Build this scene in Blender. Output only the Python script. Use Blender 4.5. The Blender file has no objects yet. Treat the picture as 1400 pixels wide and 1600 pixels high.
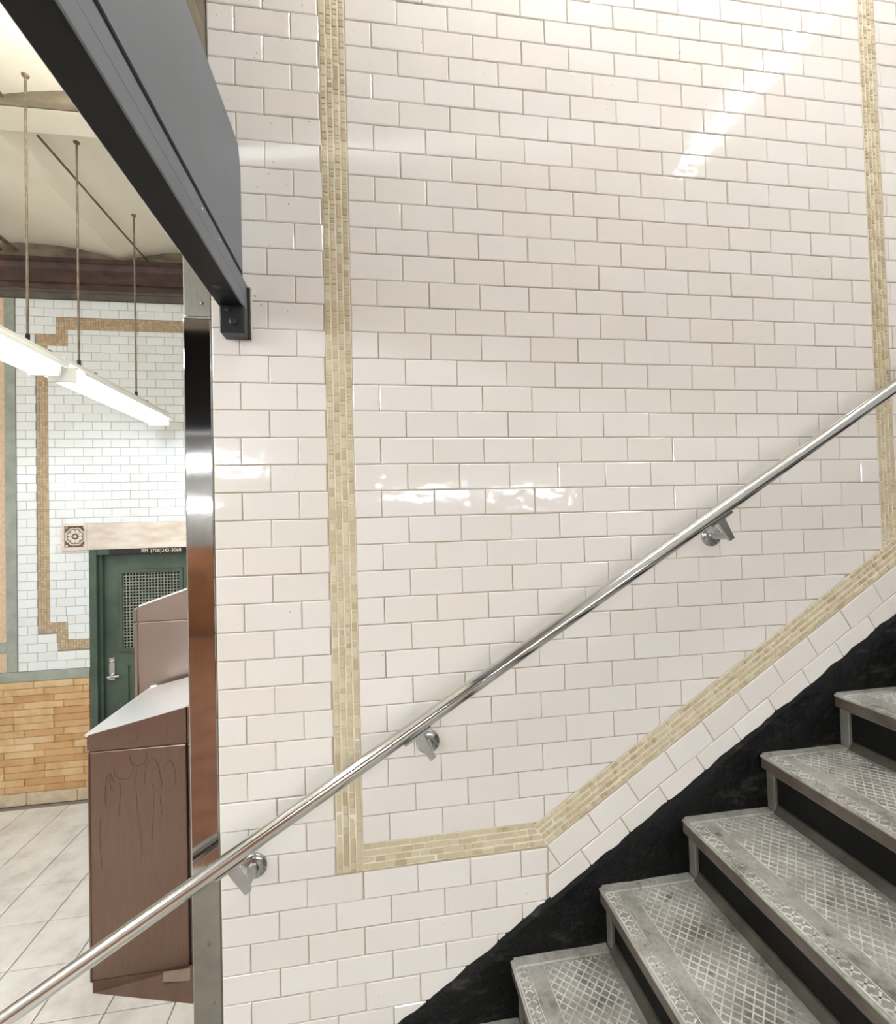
import bpy, math, random
from mathutils import Vector, Matrix

random.seed(11)
scene = bpy.context.scene
C = scene.collection

# ------------------------------------------------------------------ camera, world, exposure
CAM = Vector((0.0572, -1.4046, 2.3000))
cam_data = bpy.data.cameras.new('camera')
cam_data.sensor_fit = 'VERTICAL'
cam_data.sensor_height = 32.0
cam_data.lens = 750.0 / 1600.0 * 32.0
cam_data.shift_x = 1.4 / 1600.0
cam_data.shift_y = -1.5 / 1600.0
cam_data.clip_start = 0.02
cam = bpy.data.objects.new('camera', cam_data)
C.objects.link(cam)
right = Vector((0.9887041, -0.1474364, -0.0269588))
down = Vector((-0.023613, 0.0243968, -0.9994234))
fwd = Vector((0.1480091, 0.9887706, 0.0206398))
rot = Matrix((right, -down, -fwd)).transposed()
cam.matrix_world = Matrix.Translation(CAM) @ rot.to_4x4()
scene.camera = cam

world = bpy.data.worlds.new('world')
world.use_nodes = True
world.node_tree.nodes['Background'].inputs[0].default_value = (1.0, 0.98, 0.96, 1)
world.node_tree.nodes['Background'].inputs[1].default_value = 0.35
scene.world = world
scene.view_settings.view_transform = 'Standard'
scene.view_settings.look = 'None'
scene.view_settings.gamma = 1.0
scene.view_settings.use_curve_mapping = False
scene.view_settings.exposure = 0.76

TUBE_WHITE = (0.89, 0.955, 1.0)
TUBE_WARM = (0.96, 0.98, 0.99)
E_CONCOURSE = 38.0
E_STAIR = 38.0
E_REAR = 98.0
E_FILL = 50.0

# ------------------------------------------------------------------ helpers
WLOC = {}


def tag(o, label=None, cat=None, group=None, kind=None):
    if label:
        o['label'] = label
    if cat:
        o['category'] = cat
    if group:
        o['group'] = group
    if kind:
        o['kind'] = kind
    return o


def attach(o, parent, wloc):
    wloc = Vector(wloc)
    WLOC[o.name] = wloc
    if parent is not None:
        o.parent = parent
        o.location = wloc - WLOC[parent.name]
    else:
        o.location = wloc


def empty(name, loc):
    o = bpy.data.objects.new(name, None)
    C.objects.link(o)
    o.empty_display_size = 0.1
    attach(o, None, loc)
    return o


class MB:
    def __init__(s):
        s.v = []
        s.f = []
        s.t = []

    def add(s, vs, fs, tint=0.0):
        b = len(s.v)
        s.v += [tuple(v) for v in vs]
        s.f += [tuple(b + i for i in f) for f in fs]
        s.t += [tint] * len(fs)
        return s

    def box(s, x0, x1, y0, y1, z0, z1, tint=0.0):
        vs = [(x, y, z) for x in (x0, x1) for y in (y0, y1) for z in (z0, z1)]
        return s.add(vs, [(0, 1, 3, 2), (4, 6, 7, 5), (0, 4, 5, 1), (2, 3, 7, 6), (0, 2, 6, 4), (1, 5, 7, 3)], tint)

    def bbox(s, x0, x1, y0, y1, z0, z1, b, tint=0.0):
        """box with chamfered edges on all twelve sides"""
        c = ((x0 + x1) / 2, (y0 + y1) / 2, (z0 + z1) / 2)
        h = ((x1 - x0) / 2, (y1 - y0) / 2, (z1 - z0) / 2)
        b = min(b, *(k * 0.9 for k in h))
        idx = {}
        vs = []
        for sx in (-1, 1):
            for sy in (-1, 1):
                for sz in (-1, 1):
                    for ax in range(3):
                        p = []
                        for i, sg in enumerate((sx, sy, sz)):
                            p.append(c[i] + sg * (h[i] if i == ax else h[i] - b))
                        idx[(sx, sy, sz, ax)] = len(vs)
                        vs.append(p)
        fs = []
        S = (-1, 1)
        for sg in S:
            fs.append([idx[(sg, -1, -1, 0)], idx[(sg, 1, -1, 0)], idx[(sg, 1, 1, 0)], idx[(sg, -1, 1, 0)]][::sg])
            fs.append([idx[(-1, sg, -1, 1)], idx[(-1, sg, 1, 1)], idx[(1, sg, 1, 1)], idx[(1, sg, -1, 1)]][::sg])
            fs.append([idx[(-1, -1, sg, 2)], idx[(1, -1, sg, 2)], idx[(1, 1, sg, 2)], idx[(-1, 1, sg, 2)]][::sg])
        for a in S:
            for d in S:
                fs.append([idx[(-1, a, d, 1)], idx[(1, a, d, 1)], idx[(1, a, d, 2)], idx[(-1, a, d, 2)]][::-a * d])
                fs.append([idx[(a, -1, d, 2)], idx[(a, 1, d, 2)], idx[(a, 1, d, 0)], idx[(a, -1, d, 0)]][::-a * d])
                fs.append([idx[(a, d, -1, 0)], idx[(a, d, 1, 0)], idx[(a, d, 1, 1)], idx[(a, d, -1, 1)]][::-a * d])
                for e in S:
                    fs.append([idx[(a, d, e, 0)], idx[(a, d, e, 1)], idx[(a, d, e, 2)]][::a * d * e])
        return s.add(vs, fs, tint)

    def prism(s, pts, axis, a0, a1, tint=0.0):
        """polygon pts in the other two axes (x: y,z; y: x,z; z: x,y), extruded a0..a1"""
        n = len(pts)

        def mk(p, a):
            return {'x': (a, p[0], p[1]), 'y': (p[0], a, p[1]), 'z': (p[0], p[1], a)}[axis]
        vs = [mk(p, a0) for p in pts] + [mk(p, a1) for p in pts]
        fs = [tuple(range(n))[::-1], tuple(range(n, 2 * n))]
        fs += [(i, (i + 1) % n, n + (i + 1) % n, n + i) for i in range(n)]
        if axis == 'y':
            fs = [f[::-1] for f in fs]
        return s.add(vs, fs, tint)

    def tube(s, p0, p1, r, n=12, r1=None, caps=True, tint=0.0):
        p0, p1 = Vector(p0), Vector(p1)
        r1 = r if r1 is None else r1
        d = (p1 - p0).normalized()
        u = d.orthogonal().normalized()
        w = d.cross(u)
        vs = []
        for p, rr in ((p0, r), (p1, r1)):
            for i in range(n):
                a = 2 * math.pi * i / n
                vs.append(p + (u * math.cos(a) + w * math.sin(a)) * rr)
        fs = [(i, (i + 1) % n, n + (i + 1) % n, n + i) for i in range(n)]
        if caps:
            fs += [tuple(range(n))[::-1], tuple(range(n, 2 * n))]
        return s.add(vs, fs, tint)

    def lathe(s, p0, axis, prof, n=24, tint=0.0):
        """prof: list of (distance along axis, radius)"""
        p0 = Vector(p0)
        d = Vector(axis).normalized()
        u = d.orthogonal().normalized()
        w = d.cross(u)
        vs = []
        for a, r in prof:
            for i in range(n):
                t = 2 * math.pi * i / n
                vs.append(p0 + d * a + (u * math.cos(t) + w * math.sin(t)) * r)
        fs = []
        for k in range(len(prof) - 1):
            for i in range(n):
                j = (i + 1) % n
                fs.append((k * n + i, k * n + j, (k + 1) * n + j, (k + 1) * n + i))
        fs.append(tuple(range(n))[::-1])
        m = (len(prof) - 1) * n
        fs.append(tuple(range(m, m + n)))
        return s.add(vs, fs, tint)

    def path(s, pts, r, n=6, tint=0.0):
        for a, b in zip(pts[:-1], pts[1:]):
            s.tube(a, b, r, n, tint=tint)
        return s

    def ellipsoid(s, c, rx, ry, rz, nu=12, nv=8, tint=0.0):
        vs = []
        for j in range(1, nv):
            th = math.pi * j / nv
            for i in range(nu):
                ph = 2 * math.pi * i / nu
                vs.append((c[0] + rx * math.sin(th) * math.cos(ph), c[1] + ry * math.sin(th) * math.sin(ph), c[2] + rz * math.cos(th)))
        vs += [(c[0], c[1], c[2] + rz), (c[0], c[1], c[2] - rz)]
        fs = []
        for j in range(nv - 2):
            for i in range(nu):
                k = (i + 1) % nu
                fs.append((j * nu + i, (j + 1) * nu + i, (j + 1) * nu + k, j * nu + k))
        T = len(vs) - 2
        for i in range(nu):
            k = (i + 1) % nu
            fs.append((T, i, k))
            fs.append((T + 1, (nv - 2) * nu + k, (nv - 2) * nu + i))
        return s.add(vs, fs, tint)

    def mesh(s, name, mat, origin=(0, 0, 0), smooth=False, angle=40):
        o = Vector(origin)
        me = bpy.data.meshes.new(name)
        me.from_pydata([tuple(Vector(v) - o) for v in s.v], [], s.f)
        at = me.attributes.new('tint', 'FLOAT', 'FACE')
        at.data.foreach_set('value', s.t)
        me.materials.append(mat)
        if smooth:
            me.polygons.foreach_set('use_smooth', [True] * len(me.polygons))
            me.set_sharp_from_angle(angle=math.radians(20 if smooth == 'crease' else 40))
        me.update()
        return me

    def build(s, name, mat, parent=None, origin=None, smooth=False):
        if origin is None:
            origin = WLOC[parent.name] if parent is not None else (0, 0, 0)
        o = bpy.data.objects.new(name, s.mesh(name, mat, origin, smooth))
        C.objects.link(o)
        attach(o, parent, origin)
        return o


def place(me, name, wloc, parent=None, rotation=None):
    o = bpy.data.objects.new(name, me)
    C.objects.link(o)
    attach(o, parent, wloc)
    if rotation:
        o.rotation_euler = rotation
    return o


def clip(poly, a, b, c):
    """keep the side a*x+b*z+c >= 0 of a convex polygon"""
    out = []
    n = len(poly)
    for i in range(n):
        p, q = poly[i], poly[(i + 1) % n]
        dp, dq = a * p[0] + b * p[1] + c, a * q[0] + b * q[1] + c
        if dp >= 0:
            out.append(p)
        if dp * dq < 0:
            t = dp / (dp - dq)
            out.append((p[0] + (q[0] - p[0]) * t, p[1] + (q[1] - p[1]) * t))
    return out


def area(poly):
    return 0.5 * sum(poly[i][0] * poly[(i + 1) % len(poly)][1] - poly[(i + 1) % len(poly)][0] * poly[i][1] for i in range(len(poly)))


def inset(poly, d):
    """offset each edge of a counter-clockwise convex polygon inwards"""
    out = poly
    n = len(poly)
    for i in range(n):
        p, q = poly[i], poly[(i + 1) % n]
        ex, ez = q[0] - p[0], q[1] - p[1]
        L = math.hypot(ex, ez)
        if L < 1e-6:
            continue
        nx, nz = -ez / L, ex / L
        out = clip(out, nx, nz, -(nx * p[0] + nz * p[1]) - d)
        if len(out) < 3:
            return []
    res = []
    for p in out:
        if not res or math.hypot(p[0] - res[-1][0], p[1] - res[-1][1]) > 1e-5:
            res.append(p)
    if len(res) > 2 and math.hypot(res[0][0] - res[-1][0], res[0][1] - res[-1][1]) < 1e-5:
        res.pop()
    return res


def slab(mb, poly, yf, thick, bev, bevd, tint=0.0, dy=None):
    """a bevelled tile facing -Y cut to a convex polygon in x,z. dy(x,z) tilts the face"""
    top = inset(poly, bev)
    if len(top) < 3 or area(top) < 2e-6:
        return False
    dy = dy or (lambda x, z: 0.0)
    n = len(top)
    # rebuild the outer ring from the inner one so both have the same corner count
    out = []
    for i in range(n):
        p0, p1, p2 = top[i - 1], top[i], top[(i + 1) % n]
        e1 = Vector((p1[0] - p0[0], p1[1] - p0[1])).normalized()
        e2 = Vector((p2[0] - p1[0], p2[1] - p1[1])).normalized()
        n1, n2 = Vector((e1.y, -e1.x)), Vector((e2.y, -e2.x))
        m = (n1 + n2)
        k = bev / max(0.35, (1 + n1.dot(n2)))
        out.append((p1[0] + m.x * k, p1[1] + m.y * k))
    vs = [(x, yf + dy(x, z), z) for x, z in top]
    vs += [(x, yf + bevd + dy(x, z), z) for x, z in out]
    vs += [(x, yf + thick, z) for x, z in out]
    fs = [tuple(range(n))]
    for i in range(n):
        j = (i + 1) % n
        fs.append((n + i, n + j, j, i))
        fs.append((2 * n + i, 2 * n + j, n + j, n + i))
    mb.add(vs, fs, tint)
    return True


# ------------------------------------------------------------------ materials
def sRGB(r, g, b):
    def f(c):
        c /= 255.0
        return c / 12.92 if c <= 0.04045 else ((c + 0.055) / 1.055) ** 2.4
    return (f(r), f(g), f(b), 1.0)


class Mat:
    def __init__(s, name):
        s.m = bpy.data.materials.new(name)
        s.m.use_nodes = True
        s.nt = s.m.node_tree
        s.N = s.nt.nodes
        s.p = s.N['Principled BSDF']
        s.co = None

    def n(s, t, **k):
        x = s.N.new(t)
        for a, v in k.items():
            setattr(x, a, v)
        return x

    def l(s, a, b):
        s.nt.links.new(a, b)

    def pos(s):
        if s.co is None:
            s.co = s.n('ShaderNodeNewGeometry').outputs['Position']
        return s.co

    def objco(s):
        return s.n('ShaderNodeTexCoord').outputs['Object']

    def noise(s, scale, detail=3.0, rough=0.55, vec=None, stretch=None):
        v = vec or s.pos()
        if stretch:
            mp = s.n('ShaderNodeMapping')
            mp.inputs['Scale'].default_value = stretch
            s.l(v, mp.inputs['Vector'])
            v = mp.outputs['Vector']
        x = s.n('ShaderNodeTexNoise')
        x.inputs['Scale'].default_value = scale
        x.inputs['Detail'].default_value = detail
        x.inputs['Roughness'].default_value = rough
        s.l(v, x.inputs['Vector'])
        return x.outputs['Fac']

    def ramp(s, fac, stops):
        r = s.n('ShaderNodeValToRGB')
        e = r.color_ramp.elements
        while len(e) < len(stops):
            e.new(0.5)
        for el, (p, c) in zip(e, stops):
            el.position = p
            el.color = c
        s.l(fac, r.inputs['Fac'])
        return r.outputs['Color']

    def mix(s, fac, a, b, mode='MIX'):
        x = s.n('ShaderNodeMix', data_type='RGBA', blend_type=mode)
        for sock, val in ((x.inputs['Factor'], fac), (x.inputs['A'], a), (x.inputs['B'], b)):
            if isinstance(val, (int, float, tuple)):
                sock.default_value = val
            else:
                s.l(val, sock)
        return x.outputs['Result']

    def math(s, op, a, b=0.0):
        x = s.n('ShaderNodeMath', operation=op)
        for sock, val in ((x.inputs[0], a), (x.inputs[1], b)):
            if isinstance(val, (int, float)):
                sock.default_value = val
            else:
                s.l(val, sock)
        return x.outputs[0]

    def rnd(s):
        """a value per piece: the object's random number plus the per-face tint of joined pieces"""
        a = s.n('ShaderNodeObjectInfo').outputs['Random']
        t = s.n('ShaderNodeAttribute', attribute_name='tint').outputs['Fac']
        return s.math('FRACT', s.math('ADD', a, t))

    def tint(s):
        return s.n('ShaderNodeAttribute', attribute_name='tint').outputs['Fac']

    def set(s, **k):
        for a, v in k.items():
            sock = s.p.inputs[a.replace('_', ' ')]
            if isinstance(v, (int, float, tuple)):
                sock.default_value = v
            else:
                s.l(v, sock)
        return s

    def bump(s, h, strength=0.3, dist=0.01):
        b = s.n('ShaderNodeBump')
        b.inputs['Strength'].default_value = strength
        b.inputs['Distance'].default_value = dist
        s.l(h, b.inputs['Height'])
        s.l(b.outputs['Normal'], s.p.inputs['Normal'])
        return s


def grey(v):
    return (v, v, v, 1.0)


M = {}


def simple(name, c1, c2, scale=6.0, rough=0.5, metal=0.0, bump=0.0, bscale=60.0, stretch=None, **k):
    m = Mat(name)
    f = m.noise(scale, 4.0, stretch=stretch)
    m.set(Base_Color=m.ramp(f, [(0.3, c1), (0.72, c2)]), Roughness=rough, Metallic=metal, **k)
    if bump:
        m.bump(m.noise(bscale, 3.0), bump, 0.004)
    M[name] = m.m
    return m


# glazed wall tile
m = Mat('glazed_tile')
base = m.ramp(m.rnd(), [(0.0, sRGB(236, 229, 222)), (0.45, sRGB(238, 231, 225)), (0.8, sRGB(240, 234, 229)), (1.0, sRGB(235, 227, 219))])
cloud = m.noise(3.2, 3.0)
base = m.mix(m.math('MULTIPLY', cloud, 0.10), base, sRGB(205, 190, 165))
speck = m.ramp(m.noise(95.0, 1.0), [(0.765, grey(0)), (0.79, grey(1))])
patch = m.ramp(m.noise(2.3, 2.0), [(0.53, grey(0)), (0.60, grey(1))])
base = m.mix(m.math('MULTIPLY', m.math('MULTIPLY', speck, patch), 0.8), base, sRGB(70, 60, 50))
# chips and dirt specks on the old tiles left of the mosaic, beside the gate
sx_ = m.n('ShaderNodeSeparateXYZ')
m.l(m.pos(), sx_.inputs[0])
old = m.math('MULTIPLY', m.math('LESS_THAN', sx_.outputs['X'], -0.09), m.math('GREATER_THAN', sx_.outputs['Z'], 2.9))
speck2 = m.ramp(m.noise(70.0, 2.0), [(0.70, grey(0)), (0.73, grey(1))])
base = m.mix(m.math('MULTIPLY', m.math('MULTIPLY', speck2, old), 0.7), base, sRGB(78, 68, 58))
m.set(Base_Color=base, Roughness=m.math('ADD', m.math('MULTIPLY', m.noise(9.0), 0.06), 0.035), IOR=1.5)
m.bump(m.noise(13.0, 2.0), 0.22, 0.006)
M['tile'] = m.m

m = Mat('glazed_tile_far')
base = m.ramp(m.rnd(), [(0.0, sRGB(224, 228, 228)), (0.6, sRGB(229, 233, 233)), (1.0, sRGB(221, 223, 221))])
m.set(Base_Color=base, Roughness=0.16, IOR=1.5)
m.bump(m.noise(14.0, 1.0), 0.08, 0.006)
M['tile_far'] = m.m

simple('grout', sRGB(168, 155, 130), sRGB(196, 184, 160), 7.0, 0.9, bump=0.3)
simple('grout_pale', sRGB(232, 223, 206), sRGB(244, 237, 224), 9.0, 0.85)
simple('grout_far', sRGB(112, 109, 102), sRGB(138, 135, 128), 5.0, 0.9)

m = Mat('ochre_mosaic')
c = m.ramp(m.rnd(), [(0.0, sRGB(176, 156, 118)), (0.15, sRGB(196, 178, 142)), (0.35, sRGB(206, 190, 156)), (0.6, sRGB(215, 202, 172)), (0.85, sRGB(198, 181, 146)), (1.0, sRGB(222, 210, 184))])
st = m.noise(4.0, 4.0)
c = m.mix(m.math('MULTIPLY', st, 0.35), c, sRGB(214, 198, 166))
m.set(Base_Color=c, Roughness=0.42)
m.bump(m.noise(160.0, 2.0), 0.25, 0.003)
M['mosaic'] = m.m

m = Mat('ochre_mosaic_far')
c = m.ramp(m.rnd(), [(0.0, sRGB(174, 150, 120)), (0.5, sRGB(190, 167, 136)), (1.0, sRGB(203, 182, 152))])
m.set(Base_Color=m.mix(m.math('MULTIPLY', m.noise(40.0), 0.4), c, sRGB(152, 128, 102)), Roughness=0.6)
M['mosaic_far'] = m.m

m = Mat('tan_brick')
c = m.ramp(m.rnd(), [(0.0, sRGB(184, 142, 96)), (0.25, sRGB(198, 162, 114)), (0.5, sRGB(208, 178, 134)), (0.75, sRGB(192, 152, 104)), (1.0, sRGB(213, 186, 145))])
b = m.ramp(m.noise(5.0, 5.0, 0.65), [(0.45, grey(0)), (0.75, grey(1))])
c = m.mix(m.math('MULTIPLY', b, 0.55), c, sRGB(150, 92, 44))
m.set(Base_Color=c, Roughness=0.62)
m.bump(m.noise(90.0, 3.0), 0.4, 0.004)
M['brick'] = m.m

simple('brick_mortar', sRGB(150, 104, 58), sRGB(176, 130, 80), 8.0, 0.9)
simple('green_terracotta', sRGB(134, 139, 131), sRGB(160, 164, 154), 9.0, 0.5, bump=0.15)
simple('tan_panel', sRGB(196, 166, 136), sRGB(216, 190, 162), 40.0, 0.6)
simple('base_stone', sRGB(176, 156, 126), sRGB(206, 190, 166), 12.0, 0.7, bump=0.2)
simple('limestone', sRGB(196, 180, 164), sRGB(228, 217, 206), 5.0, 0.7, bump=0.2, stretch=(1, 1, 3.0))
simple('rosette_stone', sRGB(196, 184, 172), sRGB(222, 213, 204), 40.0, 0.7)
simple('cornice_brown', sRGB(44, 27, 23), sRGB(84, 55, 45), 9.0, 0.5, bump=0.4, bscale=40.0, stretch=(0.8, 1, 1.6))
simple('cornice_grey', sRGB(70, 62, 56), sRGB(100, 90, 80), 6.0, 0.6, bump=0.2)
simple('rough_plaster', sRGB(88, 79, 65), sRGB(140, 129, 110), 5.0, 0.85, bump=0.8, bscale=22.0, stretch=(1, 1, 2.5))
simple('ceiling_paint', sRGB(236, 228, 206), sRGB(244, 238, 220), 1.6, 0.75)
simple('hall_paint', sRGB(240, 236, 224), sRGB(246, 243, 234), 1.2, 0.8)
m = Mat('black_paint')
c = m.ramp(m.noise(9.0, 4.0), [(0.3, sRGB(1, 1, 1)), (0.72, sRGB(9, 9, 9))])
sc_ = m.ramp(m.noise(16.0, 7.0, 0.75, stretch=(0.55, 1, 1.4)), [(0.55, grey(0)), (0.80, grey(1))])
c = m.mix(m.math('MULTIPLY', sc_, 0.5), c, sRGB(92, 91, 86))
m.set(Base_Color=c, Roughness=0.55, Specular_IOR_Level=0.22)
m.bump(m.noise(22.0, 5.0, 0.65), 1.0, 0.012)
M['black_paint'] = m.m
simple('gate_grey', sRGB(100, 105, 113), sRGB(115, 119, 127), 2.0, 0.42, metal=0.0, bump=0.05, bscale=220.0)
simple('gate_dark', sRGB(8, 8, 10), sRGB(17, 17, 19), 4.0, 0.5, Specular_IOR_Level=0.3)
simple('gate_black', sRGB(10, 10, 11), sRGB(22, 22, 24), 8.0, 0.4)
simple('door_green', sRGB(56, 71, 59), sRGB(76, 92, 78), 5.0, 0.42)
simple('door_dark', sRGB(4, 5, 5), sRGB(9, 10, 9), 5.0, 0.8)
simple('grille_metal', sRGB(120, 124, 112), sRGB(142, 146, 134), 12.0, 0.5)
simple('sign_black', sRGB(10, 11, 11), sRGB(20, 21, 21), 8.0, 0.35)
simple('sign_letters', sRGB(226, 210, 190), sRGB(240, 228, 212), 8.0, 0.5)
simple('chrome', grey(0.42), grey(0.52), 10.0, 0.22, metal=1.0)
simple('rod_steel', sRGB(92, 81, 66), sRGB(132, 121, 103), 20.0, 0.5, metal=0.35)
simple('fixture_white', sRGB(232, 232, 228), sRGB(240, 240, 236), 5.0, 0.4)
simple('bolt_dark', sRGB(28, 28, 30), sRGB(52, 50, 48), 30.0, 0.4, metal=0.4)
simple('conduit_dark', sRGB(92, 82, 64), sRGB(124, 112, 92), 10.0, 0.6)
simple('seal_white', sRGB(206, 198, 186), sRGB(224, 217, 206), 20.0, 0.8)
simple('scratch_dark', sRGB(84, 62, 52), sRGB(104, 80, 68), 20.0, 0.6)


def brushed(name, c1, c2, rough, stretch, aniso=0.6, rvar=0.12, scale=22.0):
    m = Mat(name)
    f = m.noise(scale, 4.0, stretch=stretch)
    g = m.noise(2.6, 4.0)
    c = m.ramp(f, [(0.3, c1), (0.7, c2)])
    m.set(Base_Color=m.mix(m.math('MULTIPLY', g, 0.25), c, c1), Metallic=1.0,
          Roughness=m.math('ADD', m.math('MULTIPLY', m.noise(3.5, 4.0), rvar), rough))
    m.bump(f, 0.015, 0.001)
    M[name] = m.m


brushed('rail_steel', grey(0.60), (0.66, 0.65, 0.62, 1), 0.10, (0.4, 1, 1), rvar=0.06)
brushed('post_steel', (0.42, 0.41, 0.40, 1), (0.47, 0.46, 0.45, 1), 0.03, (14, 14, 0.35), rvar=0.05)
m = Mat('post_dull')
c = m.ramp(m.noise(5.0, 4.0), [(0.3, sRGB(122, 116, 106)), (0.7, sRGB(158, 152, 142))])
sp = m.ramp(m.noise(28.0, 2.0), [(0.66, grey(0)), (0.72, grey(1))])
m.set(Base_Color=m.mix(m.math('MULTIPLY', sp, 0.55), c, sRGB(84, 78, 70)), Metallic=0.45, Roughness=0.5)
M['post_dull'] = m.m
brushed('post_upper', (0.30, 0.285, 0.255, 1), (0.36, 0.34, 0.31, 1), 0.45, (6, 6, 2))
brushed('turnstile_steel', (0.195, 0.128, 0.098, 1), (0.225, 0.152, 0.118, 1), 0.33, (9, 9, 0.5))  # brown look is put into the base colour rather than reflected
simple('brown_plate', sRGB(78, 54, 40), sRGB(98, 72, 56), 8.0, 0.7)
simple('brown_plate_pale', sRGB(112, 90, 76), sRGB(128, 106, 92), 8.0, 0.6)
simple('rosette_dark', sRGB(92, 70, 54), sRGB(122, 98, 78), 20.0, 0.8)
brushed('turnstile_top', (0.93, 0.94, 0.95, 1), (0.96, 0.97, 0.98, 1), 0.36, (1, 14, 14))
brushed('cabinet_steel', (0.33, 0.262, 0.228, 1), (0.36, 0.29, 0.255, 1), 0.34, (9, 9, 0.5))  # this cabinet's brown look likewise sits in its base colour

# steel stair treads: pale worn metal with dark grime
m = Mat('tread_steel')
g = m.ramp(m.noise(7.0, 7.0, 0.7), [(0.32, sRGB(92, 89, 82)), (0.45, sRGB(162, 159, 151)), (0.58, sRGB(188, 185, 178)), (0.75, sRGB(208, 206, 200))])
fine = m.ramp(m.noise(120.0, 3.0, 0.7), [(0.38, grey(0)), (0.62, grey(1))])
g = m.mix(m.math('MULTIPLY', fine, 0.32), g, sRGB(118, 114, 105))
sp = m.ramp(m.noise(17.0, 4.0, 0.6), [(0.62, grey(0)), (0.70, grey(1))])
g = m.mix(m.math('MULTIPLY', sp, 0.65), g, sRGB(70, 66, 59))
m.set(Base_Color=g, Metallic=0.2, Roughness=0.5)
m.bump(m.noise(110.0, 4.0, 0.7), 0.5, 0.003)
M['tread'] = m.m
m = Mat('tread_ribs')
g = m.ramp(m.noise(11.0, 6.0, 0.7), [(0.36, sRGB(164, 161, 153)), (0.58, sRGB(238, 236, 230))])
m.set(Base_Color=g, Metallic=0.35, Roughness=0.38)
M['ribs'] = m.m
simple('riser_black', sRGB(4, 4, 3), sRGB(22, 21, 18), 6.0, 0.6, bump=0.3, Specular_IOR_Level=0.2)
simple('riser_frame', sRGB(96, 92, 84), sRGB(138, 134, 126), 12.0, 0.5, metal=0.2, bump=0.15)
simple('cove_olive', sRGB(48, 45, 38), sRGB(86, 82, 72), 10.0, 0.6)  # darker grey-olive strip along the riser foot
simple('nose_face', sRGB(78, 68, 60), sRGB(112, 102, 92), 10.0, 0.5, metal=0.2)

# floor tile
m = Mat('floor_tile')
c = m.ramp(m.noise(4.5, 6.0, 0.62), [(0.30, sRGB(186, 180, 172)), (0.5, sRGB(214, 209, 202)), (0.72, sRGB(228, 224, 218))])
c = m.mix(m.math('MULTIPLY', m.rnd(), 0.12), c, sRGB(176, 168, 158))
st = m.ramp(m.noise(1.7, 4.0), [(0.55, grey(0)), (0.75, grey(1))])
c = m.mix(m.math('MULTIPLY', st, 0.35), c, sRGB(150, 140, 130))
m.set(Base_Color=c, Roughness=0.42)
M['floor_tile'] = m.m
simple('floor_joint', sRGB(112, 104, 92), sRGB(140, 131, 118), 8.0, 0.9)
simple('rear_brick', sRGB(120, 74, 44), sRGB(156, 104, 66), 3.0, 0.7)
simple('side_tile', sRGB(222, 219, 212), sRGB(233, 230, 224), 3.0, 0.3)
simple('rear_tile', sRGB(112, 109, 103), sRGB(132, 128, 121), 3.0, 0.4)


def emissive(name, col, strength):
    m = bpy.data.materials.new(name)
    m.use_nodes = True
    nt = m.node_tree
    nt.nodes.remove(nt.nodes['Principled BSDF'])
    e = nt.nodes.new('ShaderNodeEmission')
    e.inputs[0].default_value = (*col, 1)
    e.inputs[1].default_value = strength
    nt.links.new(e.outputs[0], nt.nodes['Material Output'].inputs[0])
    M[name] = m


emissive('tube_concourse', TUBE_WHITE, E_CONCOURSE)
emissive('tube_concourse_dim', TUBE_WHITE, E_CONCOURSE * 0.62)  # dimmed so the far wall beside its end does not blow out
emissive('tube_side', TUBE_WHITE, 44.0)
emissive('tube_stair', TUBE_WARM, E_STAIR)
emissive('tube_stair_upper', TUBE_WARM, E_STAIR * 0.50)
emissive('tube_rear', TUBE_WHITE, E_REAR)
emissive('tube_fill', (1.0, 0.98, 0.92), E_FILL)
emissive('tube_fill_left', (1.0, 0.98, 0.92), E_FILL * 0.13)

# ------------------------------------------------------------------ wall dimensions
CP = 0.154                    # column pitch of the stair wall tiles
RP = CP / 1.99334             # row pitch
Z0 = 2.625                    # height of row line 0
XL = -0.382                   # left end of the tiled stair wall
FAR = 3.194                   # tiled wall across the concourse
SL = 0.620                    # slope of the stair


def zr(r):
    return Z0 - r * RP


# ------------------------------------------------------------------ floor
fl = MB().box(-7.0, 4.0, -9.6, 3.8, -0.12, -0.006)
floor = tag(fl.build('floor', M['floor_joint']), 'pale stone tiled concourse floor', kind='structure')
rest, brown = MB(), MB()
FX, FY = 0.3175, 0.327
shared_floor = MB().bbox(-FX / 2 + .0025, FX / 2 - .0025, -FY / 2 + .0025, FY / 2 - .0025, -0.010, 0.0, 0.002).mesh('floor_tile', M['floor_tile'])
for i in range(-14, 22):
    for j in range(-36, 4):
        x0 = -2.862 + FX * i
        y0 = 2.792 + FY * (j - 1)
        if y0 < -9.4 or x0 > 3.6 or y0 + FY > FAR + 0.25:
            continue
        cx, cy = x0 + FX / 2, y0 + FY / 2
        if cx < -0.9 and cy < -2.2:
            if cx > -6.0:
                brown.bbox(x0 + .0025, x0 + FX - .0025, y0 + .0025, y0 + FY - .0025, -0.010, 0.0, 0.002, random.random())
            continue
        if -3.3 < cx < -0.62 and cy > 0.9:
            place(shared_floor, 'tile', (cx, cy, 0.0), floor)
        else:
            if -5.2 < cx < 2.0 and cy > -5.0:
                rest.bbox(x0 + .0025, x0 + FX - .0025, y0 + .0025, y0 + FY - .0025, -0.010, 0.0, 0.002, random.random())
            elif i % 4 == 0 and j % 4 == 0:
                rest.box(x0, x0 + 4 * FX, y0, y0 + 4 * FY, -0.010, -0.001, random.random())
tag(rest.build('tile_field', M['floor_tile'], floor), 'outlying floor tiles', kind='stuff')
tag(brown.build('brown_tile_field', M['rear_brick'], floor), 'brown floor tiles behind the stairs', kind='stuff')

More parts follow.
